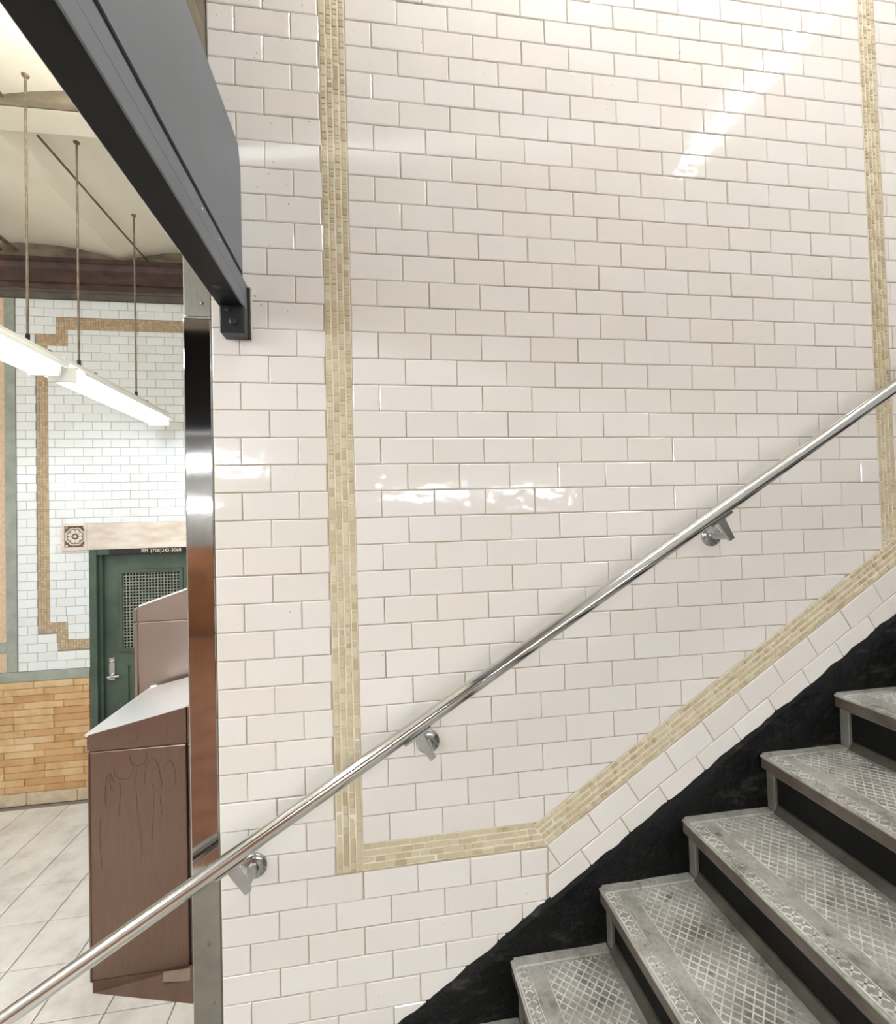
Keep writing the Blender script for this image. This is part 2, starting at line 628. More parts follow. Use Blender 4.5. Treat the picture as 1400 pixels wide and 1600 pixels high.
# ------------------------------------------------------------------ stair wall (faces -Y, glazed face at y = 0)
core = MB().box(XL, 3.4, 0.0035, 0.30, -0.006, 5.25)
wall = tag(core.build('wall_front', M['grout']), 'white glazed brick-shaped tile wall along the stairs with ochre mosaic border', kind='structure')

JT = 0.0024
full_cache = {}
pieces = []                    # (key, poly, centre)


def diag_top(x):               # upper edge of the sloping mosaic
    return -1.243 + Z0 + (x - 0.506) * SL


DN = math.cos(math.atan(SL))
BAND = 0.0725                  # mosaic band width


def add_tile(poly):
    poly = inset(poly, JT / 2)
    if len(poly) < 3 or area(poly) < 1.2e-4:
        return
    cx = sum(p[0] for p in poly) / len(poly)
    cz = sum(p[1] for p in poly) / len(poly)
    pieces.append((poly, cx, cz))


def field(r0, r1, x0, x1, phase, planes=()):
    for r in range(r0, r1):
        ph = phase(r)
        k0 = math.floor(x0 / CP - ph) - 1
        k1 = math.ceil(x1 / CP - ph) + 1
        for k in range(k0, k1):
            a, b = (k + ph) * CP, (k + 1 + ph) * CP
            poly = [(a, zr(r + 1)), (b, zr(r + 1)), (b, zr(r)), (a, zr(r))]
            poly = clip(poly, 1, 0, -x0)
            poly = clip(poly, -1, 0, x1) if poly else poly
            for pl in planes:
                if poly:
                    poly = clip(poly, *pl)
            if len(poly) >= 3:
                add_tile(poly)


XS0, XS1 = -0.475 * CP, 0.0            # left mosaic strip
XR0, XR1 = 11.48 * CP, 11.9 * CP       # right mosaic strip
above_diag = (-SL, 1.0, -(diag_top(0.0)))
half_even = lambda r: 0.5 if r % 2 == 0 else 0.0
half_odd = lambda r: 0.5 if r % 2 else 0.0
field(-26, 17, XL, XS0, half_even)
field(-26, 16, XS1, XR0, half_odd, [above_diag])
field(-26, 12, XR1, 2.95, half_odd, [above_diag])
XC = 0.545                             # where the level courses stop and the sloping ones start
below_cut = lambda x: -1.749 + Z0 + (x - 0.083) * 0.622 - 0.05
field(17, 30, XL, XC, half_even, [(-0.622, 1.0, -below_cut(0.0))])
# sloping courses under the band
ca, sa = DN, math.sin(math.atan(SL))
ox, oz = 0.544, -1.308 + Z0


def sl(u, w):                          # along the slope, down from the lower band edge
    return (ox + u * ca + w * sa, oz + u * sa - w * ca)


for row in range(2):
    for k in range(-1, 18):
        u0 = k * CP + (0.0 if row == 0 else CP * 0.5)
        if row == 0 and k < 0:
            continue
        poly = [sl(u0, (row + 1) * RP), sl(u0 + CP, (row + 1) * RP), sl(u0 + CP, row * RP), sl(u0, row * RP)]
        if row == 1:
            poly = clip(poly, 1, 0, -XC)
        if len(poly) >= 3:
            add_tile(poly)
add_tile([(XC, Z0 - 1.393), sl(0, RP), (ox + 0.001, oz)])

# full tiles share one mesh; cut ones get their own. The 300 that show largest are parts, the rest one field
FW, FH = CP - JT, RP - JT
full_poly = [(-FW / 2, -FH / 2), (FW / 2, -FH / 2), (FW / 2, FH / 2), (-FW / 2, FH / 2)]
mb = MB()
slab(mb, full_poly, 0.0, 0.009, 0.0026, 0.0016)
full_mesh = mb.mesh('wall_tile', M['tile'])
seen = []
for poly, cx, cz in pieces:
    d = Vector((cx, 0, cz)) - CAM
    X, Y, Zc = d.dot(right), d.dot(down), d.dot(fwd)
    u, v = 698.6 + 750 * X / Zc, 798.5 + 750 * Y / Zc
    inview = -30 < u < 1430 and -30 < v < 1630
    hidden = cz < -1.749 + Z0 + (cx - 0.083) * 0.622 - 0.01
    seen.append((0 if inview and not hidden else 1, -area(poly) / Zc ** 2 * (abs(poly and 1)), poly, cx, cz))
seen.sort(key=lambda t: (t[0], t[1]))
rest = MB()
for i, (nv, pr, poly, cx, cz) in enumerate(seen):
    isfull = abs(area(poly) - FW * FH) < 1e-7 and len(poly) == 4 and abs(poly[0][1] - poly[1][1]) < 1e-6
    tx, tz = random.gauss(0, 0.0035), random.gauss(0, 0.003)
    off = random.gauss(0, 0.0004)
    if i < 300 and not nv:
        if isfull:
            me = full_mesh
        else:
            mb = MB()
            if not slab(mb, [(x - cx, z - cz) for x, z in poly], 0.0, 0.009, 0.0026, 0.0016):
                continue
            me = mb.mesh('wall_tile_cut', M['tile'])
        place(me, 'tile', (cx + random.gauss(0, .0004), off, cz + random.gauss(0, .0004)), wall, (tx, random.gauss(0, .0015), tz))
    else:
        slab(rest, poly, 0.0, 0.009, 0.0026, 0.0016, random.random(),
             lambda x, z, a=tx, b=tz, cx=cx, cz=cz, o=off: o + (x - cx) * b - (z - cz) * a)
tag(rest.build('tile_field', M['tile'], wall), 'remaining wall tiles', kind='stuff')

# mosaic border: four lanes of hand-cut chips set in pale grout
chips = MB()
bed = MB()


def mosaic_band(p0, p1, wdir, width, planes=(), lanes=4, smear=None):
    p0, p1, wdir = Vector(p0), Vector(p1), Vector(wdir).normalized()
    ax = (p1 - p0).normalized()
    L = (p1 - p0).length

    def pt(u, w):
        q = p0 + ax * u + wdir * w
        return (q.x, q.y)
    quad = [pt(0, 0), pt(L, 0), pt(L, width), pt(0, width)]
    if area(quad) < 0:
        quad = quad[::-1]
    for pl in planes:
        quad = clip(quad, *pl)
    slab(bed, quad, 0.0022, 0.004, 0.0002, 0.0001)
    lw = width / lanes
    for k in range(lanes):
        u = 0.0
        while u < L:
            ln = random.choice((0.009, 0.012, 0.014, 0.017, 0.020, 0.026, 0.034)) * (random.uniform(0.3, 1) if u == 0 else 1)
            ln = min(ln, L - u + 1e-4)
            if smear and smear(pt(u, 0)):
                ln *= 1.9
            wob = random.gauss(0, 0.0004)
            g_ = 0.0012
            poly = [pt(u, k * lw + wob + g_), pt(u + ln, k * lw + wob + g_), pt(u + ln, (k + 1) * lw + wob - g_), pt(u, (k + 1) * lw + wob - g_)]
            u += ln
            if area(poly) < 0:
                poly = poly[::-1]
            for pl in planes:
                if len(poly) >= 3:
                    poly = clip(poly, *pl)
            if len(poly) < 3:
                continue
            poly = inset(poly, random.uniform(0.0005, 0.0009))
            if len(poly) >= 3 and area(poly) > 1.2e-5:
                a, b = random.gauss(0, 0.03), random.gauss(0, 0.05)
                cx, cz = poly[0]
                slab(chips, poly, random.gauss(-0.0004, 0.0006), 0.006, 0.0015, 0.0020, random.random(),
                     lambda x, z, a=a, b=b, cx=cx, cz=cz: (x - cx) * a + (z - cz) * b * 0.4)


smear_low = lambda p: p[1] < zr(13)
zb0, zb1 = zr(16), zr(17) + 0.003
mosaic_band((XS0, zb1), (XS0, zr(-26)), (1, 0), XS1 - XS0, smear=smear_low)
# level run, mitred into the slope
mit_a = Vector((0.506, -1.243 + Z0))
mit_b = Vector((0.544, -1.308 + Z0))
mn = Vector((mit_b.y - mit_a.y, -(mit_b.x - mit_a.x)))       # points to the left of the mitre
left_of = (mn.x, mn.y, -mn.dot(mit_a))
right_of = (-mn.x, -mn.y, mn.dot(mit_a))
mosaic_band((XS1 + 0.001, zb1), (0.62, zb1 + 0.003), (0, 1), zb0 - zb1, [left_of], smear=lambda p: p[0] < 0.40)
dstart = (0.43, diag_top(0.43))
mosaic_band(dstart, (2.9, diag_top(2.9)), (sa, -ca), BAND, [right_of])
mosaic_band((XR0 + 0.001, 1.9), (XR0 + 0.001, zr(-26)), (1, 0), XR1 - XR0 - 0.002, [above_diag])
bed_o = tag(bed.build('mosaic_grout', M['grout_pale'], wall), kind='stuff')
tag(chips.build('mosaic_border', M['mosaic'], wall), 'ochre mosaic chips in four lanes', kind='stuff')

# ------------------------------------------------------------------ black painted curb between tile and steps
cv, cf = [], []
NS, NT = 230, 16
for i in range(NS + 1):
    x = -1.1 + 4.3 * i / NS
    zt = -1.749 + Z0 + (x - 0.083) * 0.622
    wob = 0.004 * math.sin(x * 23) * math.sin(x * 7.1 + 1) + 0.0025 * math.sin(x * 61 + 2) + random.gauss(0, 0.0012)
    for j in range(NT + 1):
        t = j / NT
        z = zt + wob * (1 - t) ** 4 - 0.50 * t ** 1.3
        if j == 0:
            y = 0.004
        else:
            y = -0.004 - 0.016 * min(1, t * 3.0) ** 0.6 + 0.003 * math.sin(x * 9 + t * 11) * (1 - t) + random.gauss(0, 0.0006)
        cv.append((x, y, max(0.0, z)))
for i in range(NS):
    for j in range(NT):
        a = i * (NT + 1) + j
        cf.append((a, a + 1, a + NT + 2, a + NT + 1))
b0 = len(cv)
curb = MB()
curb.add(cv, cf)
curb.add([(-1.1, 0.004, -1.749 + Z0 + (-1.183) * 0.622), (3.2, 0.004, -1.749 + Z0 + 3.117 * 0.622), (3.2, 0.004, 0.0), (-1.1, 0.004, 0.0)], [(0, 1, 2, 3)])
tag(curb.build('trim_1', M['black_paint'], smooth=True), 'black painted plaster curb sloping between wall tiles and steps', kind='structure')

# ------------------------------------------------------------------ staircase
YW = -0.02
K = (abs(CAM.y) + YW) / abs(CAM.y)
sx = lambda x: CAM.x + (x - CAM.x) * K
sz = lambda z: CAM.z + (z - CAM.z) * K
RUN, RISE = 0.2825 * K, 0.1725 * K
WID = 2.15
Y1, Y2 = YW - WID, YW
stairs = tag(empty('staircase', (sx(0.419 - 5 * 0.2825), YW - WID / 2, 0.0)),
             'steel plate staircase climbing right along the white tiled wall', 'staircase')


def tread_meshes():
    D = RUN + 0.024
    t = MB()
    t.bbox(0.0, D, Y1, Y2, -0.010, 0.0, 0.003)
    lip = MB().bbox(0.003, 0.012, Y1, Y2 - 0.001, -0.042, -0.008, 0.002)
    # raised smooth rim at the wall end
    t.bbox(0.010, D - 0.004, Y2 - 0.030, Y2 + 0.003, -0.004, 0.0035, 0.0025)
    g = MB()
    gx0, gx1, gy0, gy1 = 0.092, D - 0.030, Y1 + 0.03, Y2 - 0.036
    pitch, hw = 0.0195, 0.0016
    for sgn in (1, -1):
        n = int(((gx1 - gx0) + (gy1 - gy0)) / (pitch * math.sqrt(2))) + 2
        for i in range(-1, n + 1):
            # line x = gx0 + s, y moves with sgn
            c = (gy0 - (gx1 - gx0) + i * pitch * math.sqrt(2)) if sgn > 0 else (gy0 + i * pitch * math.sqrt(2))
            h = hw * math.sqrt(2)
            poly = [(gx0, c - h), (gx1, c - h + sgn * (gx1 - gx0)), (gx1, c + h + sgn * (gx1 - gx0)), (gx0, c + h)]
            for pl in ((0, 1, -gy0), (0, -1, gy1)):
                if len(poly) >= 3:
                    poly = clip(poly, *pl)
            if len(poly) >= 3 and area(poly) > 1e-6:
                g.prism(poly, 'z', -0.001, 0.0014 if sgn > 0 else 0.0011)
    ed = MB()
    # nosing strip: bright band with stamped crosses and the border lines of the grip plate
    for i in range(int(WID / 0.028)):
        y = Y2 - 0.040 - i * 0.028
        for s in (1, -1):
            p0 = Vector((0.012, y - s * 0.009, 0.0))
            p1 = Vector((0.036, y + s * 0.009, 0.0))
            d = (p1 - p0).normalized()
            w = Vector((-d.y, d.x, 0)) * 0.002
            ed.prism([(q.x, q.y) for q in (p0 - w, p1 - w, p1 + w, p0 + w)], 'z', -0.001, 0.0014)
    ed.box(0.0065, 0.0095, Y1 + .03, Y2 - 0.03, -0.001, 0.0018)
    ed.box(0.041, 0.0425, Y1 + .03, Y2 - 0.034, -0.001, 0.0010)
    ed.box(0.088, 0.0905, Y1 + .03, Y2 - 0.036, -0.001, 0.0016)
    rf = MB()
    H = RISE
    x0 = 0.022
    rf.bbox(x0, x0 + 0.012, Y2 - 0.030, Y2 + 0.002, -H, -0.010, 0.002)          # wall end upright
    rf.bbox(0.006, x0 + 0.012, Y1, Y2 - 0.03, -0.0455, -0.0415, 0.001)            # thin bright arris under the nosing
    cove = MB().prism([(x0 + 0.012, -H), (x0 + 0.012, -H + 0.024), (x0 + 0.006, -H + 0.022), (x0 - 0.006, -H + 0.002), (x0 - 0.008, -H)][::-1], 'y', Y1, Y2 - 0.031)
    rp = MB().box(x0 + 0.012, x0 + 0.018, Y1, Y2, -H, -0.010)
    mk = lambda b, n, m: b.mesh(n, m)
    return {'cove': mk(cove, 'cove', M['cove_olive']), 'nosing_face': mk(lip, 'nosing_face', M['nose_face']), 'tread': mk(t, 'tread', M['tread']), 'grip_grid': mk(g, 'grip_grid', M['ribs']), 'nosing': mk(ed, 'nosing', M['ribs']),
            'riser_frame': mk(rf, 'riser_frame', M['riser_frame']), 'riser': mk(rp, 'riser', M['riser_black'])}


TM = tread_meshes()
for k in range(-5, 10):
    x = sx(0.419 + 0.2825 * k)
    z = sz(1.002 + 0.1725 * k)
    w = (x, 0.0, z)
    tr = place(TM['tread'], 'tread', w, stairs)
    tag(place(TM['grip_grid'], 'grip_grid', w, tr), kind='stuff')
    tag(place(TM['nosing'], 'nosing', w, tr), kind='stuff')
    place(TM['nosing_face'], 'nosing_face', w, tr)
    ri = place(TM['riser'], 'riser', w, stairs)
    place(TM['riser_frame'], 'riser_frame', w, ri)
    place(TM['cove'], 'cove', w, ri)
# closed carriage under the steps
x0, z0 = sx(0.419 - 5 * 0.2825) + 0.045, 0.0
n = 14
prof = [(x0, 0.0)]
prof += [(x0 + n * RUN + 0.35, 0.0), (x0 + n * RUN + 0.35, sz(1.002 + 0.1725 * 9) - 0.30), (x0, sz(1.002 - 0.1725 * 5) - 0.13)]
MB().prism(prof, 'y', Y1 + 0.01, Y2 - 0.01).build('carriage', M['riser_black'], stairs)

# ------------------------------------------------------------------ handrail
RSL = 0.603
rail_z = lambda x: 1.688 + RSL * (x - 0.065)
YR = -0.085
hr = tag(empty('handrail', (0.065, 0.0, 1.688)), 'round stainless steel handrail rising along the tiled wall', 'handrail')
rb = MB().tube((-1.25, YR, rail_z(-1.25)), (3.1, YR, rail_z(3.1)), 0.0200, 32)
rb.build('rail', M['rail_steel'], hr, smooth=True)
MB().tube((-1.235, YR, 0.0), (-1.235, YR, rail_z(-1.235) - 0.012), 0.0195, 24).build('newel', M['rail_steel'], hr, smooth=True)
MB().lathe((-1.235, YR, 0.0), (0, 0, 1), [(0, 0.05), (0.006, 0.05), (0.010, 0.03)], 24).build('newel_base', M['chrome'], hr, smooth=True)
rd = Vector((1, 0, RSL)).normalized()
rn = Vector((-rd.z, 0, rd.x))
for bx, bz in ((-0.294, 1.370), (0.192, 1.662), (1.122, 2.230)):
    br = MB().lathe((bx, 0.001, bz), (0, -1, 0), [(0, 0.0345), (0.005, 0.0345), (0.009, 0.032), (0.012, 0.024), (0.014, 0.014)], 32)
    bo = br.build('bracket', M['chrome'], hr, origin=(bx, 0, bz), smooth=True)
    MB().lathe((bx, -0.012, bz), (0, -1, 0), [(0, 0.0150), (0.008, 0.0135), (0.058, 0.0085), (0.070, 0.0085)], 20).build('stub', M['chrome'], bo, smooth=True)
    foot = Vector((bx, YR, bz))
    dist = (Vector((bx, YR, rail_z(bx))) - foot).dot(rn) - 0.0205
    top = foot + rn * dist
    arm = MB()
    vs = []
    for (p, hwid) in ((foot - rn * 0.011, 0.0085), (top, 0.0140)):
        for yy in (-0.0055, 0.0065):
            for s in (-1, 1):
                q = p + rd * (s * hwid)
                vs.append((q.x, q.y + yy, q.z))
    arm.add(vs, [(0, 1, 3, 2), (4, 6, 7, 5), (0, 4, 5, 1), (2, 3, 7, 6), (0, 2, 6, 4), (1, 5, 7, 3)])
    ao = arm.build('arm', M['chrome'], bo)
    sad = MB()
    vs = []
    for s in (-1, 1):
        for yy in (-0.012, 0.012):
            for hh in (-0.003, 0.003):
                q = top + rd * (s * 0.042) + rn * hh
                vs.append((q.x, q.y + yy, q.z))
    sad.add(vs, [(0, 1, 3, 2), (4, 6, 7, 5), (0, 4, 5, 1), (2, 3, 7, 6), (0, 2, 6, 4), (1, 5, 7, 3)])
    sad.build('saddle', M['chrome'], bo)

# ------------------------------------------------------------------ stainless post at the wall end
PX0, PX1 = -0.4575, XL - 0.001
post = tag(empty('steel_post', ((PX0 + PX1) / 2, 0.1, 0.0)), 'brushed stainless steel cladding post at the left end of the tiled wall', 'post')
MB().bbox(PX0, PX1, 0.002, 0.27, 1.352, 2.882, 0.004).build('lower_cladding', M['post_steel'], post)
MB().bbox(PX0, PX1, 0.002, 0.27, 0.0, 1.352, 0.004).build('base_cladding', M['post_dull'], post)
MB().bbox(PX0 + 0.001, PX1, 0.006, 0.26, 2.886, 4.66, 0.003).build('upper_cladding', M['post_upper'], post)
MB().bbox(PX0 + 0.002, PX1, 0.001, 0.010, 2.881, 2.8875, 0.002).build('seam_strip', M['chrome'], post)
MB().lathe((-0.407, 0.006, 2.925), (0, -1, 0), [(0, 0.005), (0.002, 0.004), (0.003, 0.002)], 10).build('rivet', M['chrome'], post)

# bulkhead above the gate hood
tag(MB().box(-0.459, XL - 0.0015, -9.5, -0.002, 3.36, 5.25).build('wall_left', M['rough_plaster']), 'grey plaster bulkhead over the roll-down gate', kind='structure')

# ------------------------------------------------------------------ roll-down gate hood
GX0, GX1 = -0.347, -0.283
hood = tag(empty('gate_hood', (GX1, -1.2, 2.90)), 'dark grey steel roll-down gate hood and channel running overhead', 'gate')
YB = -3.2
MB().bbox(GX0, GX1 - 0.003, YB, -0.006, 2.8955, 2.903, 0.002).build('bottom_plate', M['gate_dark'], hood)
ch = MB()
ch.bbox(GX1 - 0.006, GX1, YB, -0.006, 2.8975, 2.9755, 0.002)
ch.bbox(GX1 - 0.006, GX1 + 0.0004, YB, -0.020, 2.936, 2.938, 0.0003)
ch.build('channel', M['gate_grey'], hood)
MB().bbox(GX0 - 0.001, GX0 + 0.003, YB, -0.006, 2.897, 2.982, 0.0012).build('edge_lip', M['post_steel'], hood)
MB().box(GX0 + 0.004, GX1 - 0.006, YB, -0.03, 2.902, 3.05).build('gate_slot', M['gate_black'], hood)
pn = MB()
pn.prism([(YB, 2.9925), (-0.047, 2.9925), (-0.047, 3.270), (-0.068, 3.330), (YB, 3.330)], 'x', GX1 - 0.010, GX1 - 0.002)
pn.build('panel', M['gate_grey'], hood)
MB().box(GX0, GX1 - 0.010, YB, -0.052, 3.320, 3.330).build('top_plate', M['gate_grey'], hood)
MB().box(GX0, GX0 + 0.008, YB, -0.047, 2.984, 3.3195).build('back_panel', M['gate_grey'], hood)
MB().box(GX1 - 0.012, GX1 - 0.007, YB, -0.030, 2.974, 2.992).build('shadow_gap', M['gate_black'], hood)
bk = MB()
bk.bbox(-0.344, -0.280, -0.055, -0.0015, 2.822, 2.900, 0.003)
bk.bbox(-0.300, -0.2765, -0.012, -0.0015, 2.822, 2.968, 0.002)
brk = bk.build('wall_bracket', M['gate_black'], hood)
MB().lathe((-0.308, -0.055, 2.852), (0, -1, 0), [(0, 0.011), (0.006, 0.011), (0.008, 0.006)], 8).build('bolt', M['bolt_dark'], brk)
MB().lathe((-0.322, -0.055, 2.884), (0, -1, 0), [(0, 0.007), (0.004, 0.007), (0.005, 0.004)], 8).build('bolt', M['bolt_dark'], brk)
sl_ = MB()
sl_.bbox(-0.2765, -0.2715, -0.004, -0.0005, 2.820, 2.972, 0.001)
sl_.build('sealant', M['seal_white'], hood)
for yy in (-0.16,):
    MB().lathe((-0.318, yy, 2.8955), (0, 0, -1), [(0, 0.010), (0.0012, 0.009)], 12).build('screw', M['gate_black'], hood)
for yy in (-0.25, -0.36):
    MB().lathe((GX1, yy, 2.960), (1, 0, 0), [(0, 0.003), (0.0015, 0.002)], 8).build('rivet', M['chrome'], hood)

# ------------------------------------------------------------------ far wall across the concourse
fw = MB()
DX0, DX1, DZ = -2.412, -1.405, 2.132
for (a, b, c_, d) in ((-6.0, DX0, 0, 4.9), (DX1, 3.0, 0, 4.9), (DX0, DX1, DZ, 4.9)):
    fw.box(a, b, FAR + 0.004, FAR + 0.34, c_, d)
fwall = tag(fw.build('wall_back', M['grout_far']), 'white tiled concourse wall with stepped ochre mosaic frame and tan brick base', kind='structure')

FCP, FRP = 0.149, 0.07632
TZ0, TZ1 = 1.116, 4.322
mos = [(-2.655, -0.30, 4.062, 4.166), (-2.655, -2.566, 3.917, 4.166), (-2.814, -2.566, 3.917, 4.016), (-2.819, -2.726, 1.432, 4.016),
       (-2.819, -2.588, 1.432, 1.518), (-2.667, -2.588, 1.280, 1.518), (-2.667, DX0, 1.280, 1.364)]
LX0, LX1, LZ0, LZ1 = -2.620, -1.19, 2.132, 2.362
holes = mos + [(LX0, LX1, LZ0, LZ1), (DX0, DX1, 0.0, DZ)]


def sub(rects, h):
    out = []
    for (a, b, c, d) in rects:
        x0, x1, z0, z1 = max(a, h[0]), min(b, h[1]), max(c, h[2]), min(d, h[3])
        if x0 >= x1 or z0 >= z1:
            out.append((a, b, c, d))
            continue
        for q in ((a, x0, c, d), (x1, b, c, d), (x0, x1, c, z0), (x0, x1, z1, d)):
            if q[1] - q[0] > 0.012 and q[3] - q[2] > 0.012:
                out.append(q)
    return out


cache = {}
far_rest = MB()
count = 0
for r in range(42):
    z1 = TZ1 - r * FRP
    z0 = z1 - FRP
    for k in range(-11, 24):
        a = -2.972 + FCP * (k + (0.5 if r % 2 else 0.0))
        b = a + FCP
        if b <= -2.972 + 1e-6 and a > -3.56:
            continue
        a2, b2 = a, b
        if a < -2.972 < b:
            a2 = -2.972
        if b <= -3.56 or a >= -2.972 - 1e-6 or b > -2.972:
            pass
        if a2 > 0.2 or a2 < -4.6:
            continue
        if -3.56 < b2 <= -2.972:
            b2 = -3.56
        if b2 - a2 < 0.012:
            continue
        rects = [(a2, b2, z0, z1)]
        for h in holes:
            rects = sub(rects, h)
        for (x0, x1, c0, c1) in rects:
            w, hgt = x1 - x0 - 0.0025, c1 - c0 - 0.0025
            cx, cz = (x0 + x1) / 2, (c0 + c1) / 2
            poly = [(-w / 2, -hgt / 2), (w / 2, -hgt / 2), (w / 2, hgt / 2), (-w / 2, hgt / 2)]
            if -3.0 < cx < -1.66 and count < 300 and w * hgt > 0.0025:
                key = (round(w, 4), round(hgt, 4))
                if key not in cache:
                    mb = MB()
                    slab(mb, poly, 0.0, 0.010, 0.0022, 0.0018)
                    cache[key] = mb.mesh('far_tile', M['tile_far'])
                place(cache[key], 'tile', (cx, FAR + random.gauss(0, .0005), cz), fwall, (random.gauss(0, .0035), 0, random.gauss(0, .0035)))
                count += 1
            else:
                slab(far_rest, [(x + cx, z + cz) for x, z in poly], FAR, 0.010, 0.0022, 0.0018, random.random())
tag(far_rest.build('tile_field', M['tile_far'], fwall), 'remaining concourse wall tiles', kind='stuff')

fm = MB()
done = []
for (a, b, c_, d) in mos:
    rects = [(a, b, c_, d)]
    for h in done:
        rects = sub(rects, h)
    done.append((a, b, c_, d))
    for (x0, x1, z0, z1) in rects:
        nx = max(1, round((x1 - x0) / 0.021))
        nz = max(1, round((z1 - z0) / 0.0225))
        for i in range(nx):
            for j in range(nz):
                fx0 = x0 + (x1 - x0) * i / nx
                fx1 = x0 + (x1 - x0) * (i + 1) / nx
                fz0 = z0 + (z1 - z0) * j / nz
                fz1 = z0 + (z1 - z0) * (j + 1) / nz
                slab(fm, [(fx0 + .001, fz0 + .001), (fx1 - .001, fz0 + .001), (fx1 - .001, fz1 - .001), (fx0 + .001, fz1 - .001)], FAR + 0.001, 0.006, 0.001, 0.001, random.random())
tag(fm.build('mosaic_border', M['mosaic_far'], fwall), 'stepped ochre mosaic frame', kind='stuff')

# grey-green terracotta bands and tan panels of the pilaster, sill course
gt = MB()
gt.bbox(-3.057, -2.974, FAR - 0.006, FAR + 0.01, 1.118, 4.33, 0.002)
gt.build('border_strip', M['green_terracotta'], fwall)
sill = MB().bbox(-4.6, DX0 - 0.004, FAR - 0.010, FAR + 0.01, 1.034, 1.116, 0.003)
sill.build('sill_course', M['green_terracotta'], fwall)
MB().bbox(-3.56, -3.058, FAR - 0.005, FAR + 0.01, 1.282, 1.372, 0.002).build('border_strip', M['green_terracotta'], fwall)
MB().bbox(-3.56, -3.058, FAR - 0.002, FAR + 0.01, 1.374, 4.33, 0.001).build('pilaster_panel', M['tan_panel'], fwall)
MB().bbox(-3.56, -3.058, FAR - 0.002, FAR + 0.01, 1.118, 1.280, 0.001).build('pilaster_panel', M['tan_panel'], fwall)
# narrow roman bricks
MB().box(-4.6, DX0, FAR - 0.001, FAR + 0.006, 0.10, 1.034).build('mortar_bed', M['brick_mortar'], fwall)
bh = (1.032 - 0.102) / 16
bl = 0.305
bmesh_cache = {}
bricks_rest = MB()
for r in range(16):
    z0 = 0.102 + r * bh
    off = random.choice((0.0, 0.5, 0.25, 0.75)) * bl
    for k in range(-2, 9):
        a = -4.6 + off + k * bl
        b = a + bl
        a, b = max(a, -4.6), min(b, DX0 - 0.004)
        if b - a < 0.03:
            continue
        key = round(b - a, 3)
        w = (b - a) / 2 - 0.0012
        if b > -3.35:
            if key not in bmesh_cache:
                bmesh_cache[key] = MB().bbox(-w, w, -0.010, 0.008, -bh / 2 + 0.0012, bh / 2 - 0.0012, 0.0035).mesh('brick', M['brick'])
            place(bmesh_cache[key], 'brick', ((a + b) / 2, FAR - 0.004 + random.gauss(0, 0.0025), z0 + bh / 2), fwall, (random.gauss(0, .02), 0, random.gauss(0, .004)))
        else:
            bricks_rest.bbox((a + b) / 2 - w, (a + b) / 2 + w, FAR - 0.012, FAR + 0.004, z0 + 0.0012, z0 + bh - 0.0012, 0.0035, random.random())
tag(bricks_rest.build('brick_field', M['brick'], fwall), kind='stuff')
# base stones
xs = [-4.6, -4.0, -3.4, -2.905, -2.515, DX0 - 0.004]
for a, b in zip(xs[:-1], xs[1:]):
    st_ = MB().bbox(a + .002, b - .002, FAR - 0.022, FAR + 0.01, 0.0, 0.100, 0.004)
    st_.build('base_stone', M['base_stone'], fwall, origin=((a + b) / 2, FAR, 0))

# cornice
cp = [(FAR + 0.004, 4.322), (FAR - 0.020, 4.322), (FAR - 0.024, 4.372), (FAR - 0.034, 4.378), (FAR - 0.034, 4.400)]
tag(MB().prism(cp + [(FAR + 0.004, 4.400)], 'x', -6.0, 3.0).build('trim_2', M['cornice_grey']), 'grey-brown lower moulding above the far tiles', kind='structure')
cp = [(FAR + 0.004, 4.400), (FAR - 0.040, 4.400), (FAR - 0.046, 4.440), (FAR - 0.066, 4.448), (FAR - 0.072, 4.520), (FAR - 0.098, 4.545), (FAR - 0.110, 4.590), (FAR - 0.128, 4.600), (FAR - 0.128, 4.632), (FAR + 0.004, 4.632)]
tag(MB().prism(cp, 'x', -6.0, 3.0).build('trim_3', M['cornice_brown']), 'dark red-brown cornice moulding under the vaulted ceiling', kind='structure')
tag(MB().box(-6.0, 3.0, FAR - 0.055, FAR + 0.004, 4.632, 4.85).build('trim_4', M['rough_plaster']), 'rough grey plaster between cornice and vault', kind='structure')

# ------------------------------------------------------------------ limestone lintel with rosette
lt = MB()
RX0, RX1, RZ0, RZ1 = -2.598, -2.440, 2.160, 2.342
yf, yb = FAR - 0.022, FAR + 0.02
lt.box(LX0, RX0, yf, yb, LZ0, LZ1).box(RX0, RX1, yf, yb, LZ0, RZ0).box(RX0, RX1, yf, yb, RZ1, LZ1)
lt.bbox(RX1, -2.418, yf, yb, LZ0, LZ1, 0.002)
lt.bbox(-2.416, LX1, yf - 0.002, yb, LZ0, LZ1 - 0.016, 0.003)
lt.box(-2.416, LX1, yf + 0.004, yb, LZ1 - 0.016, LZ1)
lint = tag(lt.build('trim_5', M['limestone'], origin=(-1.9, FAR, LZ0)), 'pale limestone lintel over the green door', kind='structure')
MB().box(RX0 - 0.001, RX1 + 0.001, yf + 0.020, yb, RZ0 - 0.001, RZ1 + 0.001).build('rosette_ground', M['rosette_dark'], lint)
ro = MB()
rc = Vector(((RX0 + RX1) / 2, yf + 0.020, (RZ0 + RZ1) / 2))
pts = []
for i in range(73):
    a = 2 * math.pi * i / 72
    rr = 0.067 + 0.0085 * abs(math.sin(4 * a))
    pts.append(rc + Vector((rr * math.cos(a), -0.002, rr * math.sin(a))))
ro.path(pts, 0.007, 6)
for i in range(8):
    a = math.pi / 8 + i * math.pi / 4
    c0 = rc + Vector((0.043 * math.cos(a), -0.004, 0.043 * math.sin(a)))
    ro.ellipsoid(c0, 0.016 + 0.005 * abs(math.cos(a)), 0.008, 0.016 + 0.005 * abs(math.sin(a)), 10, 6)
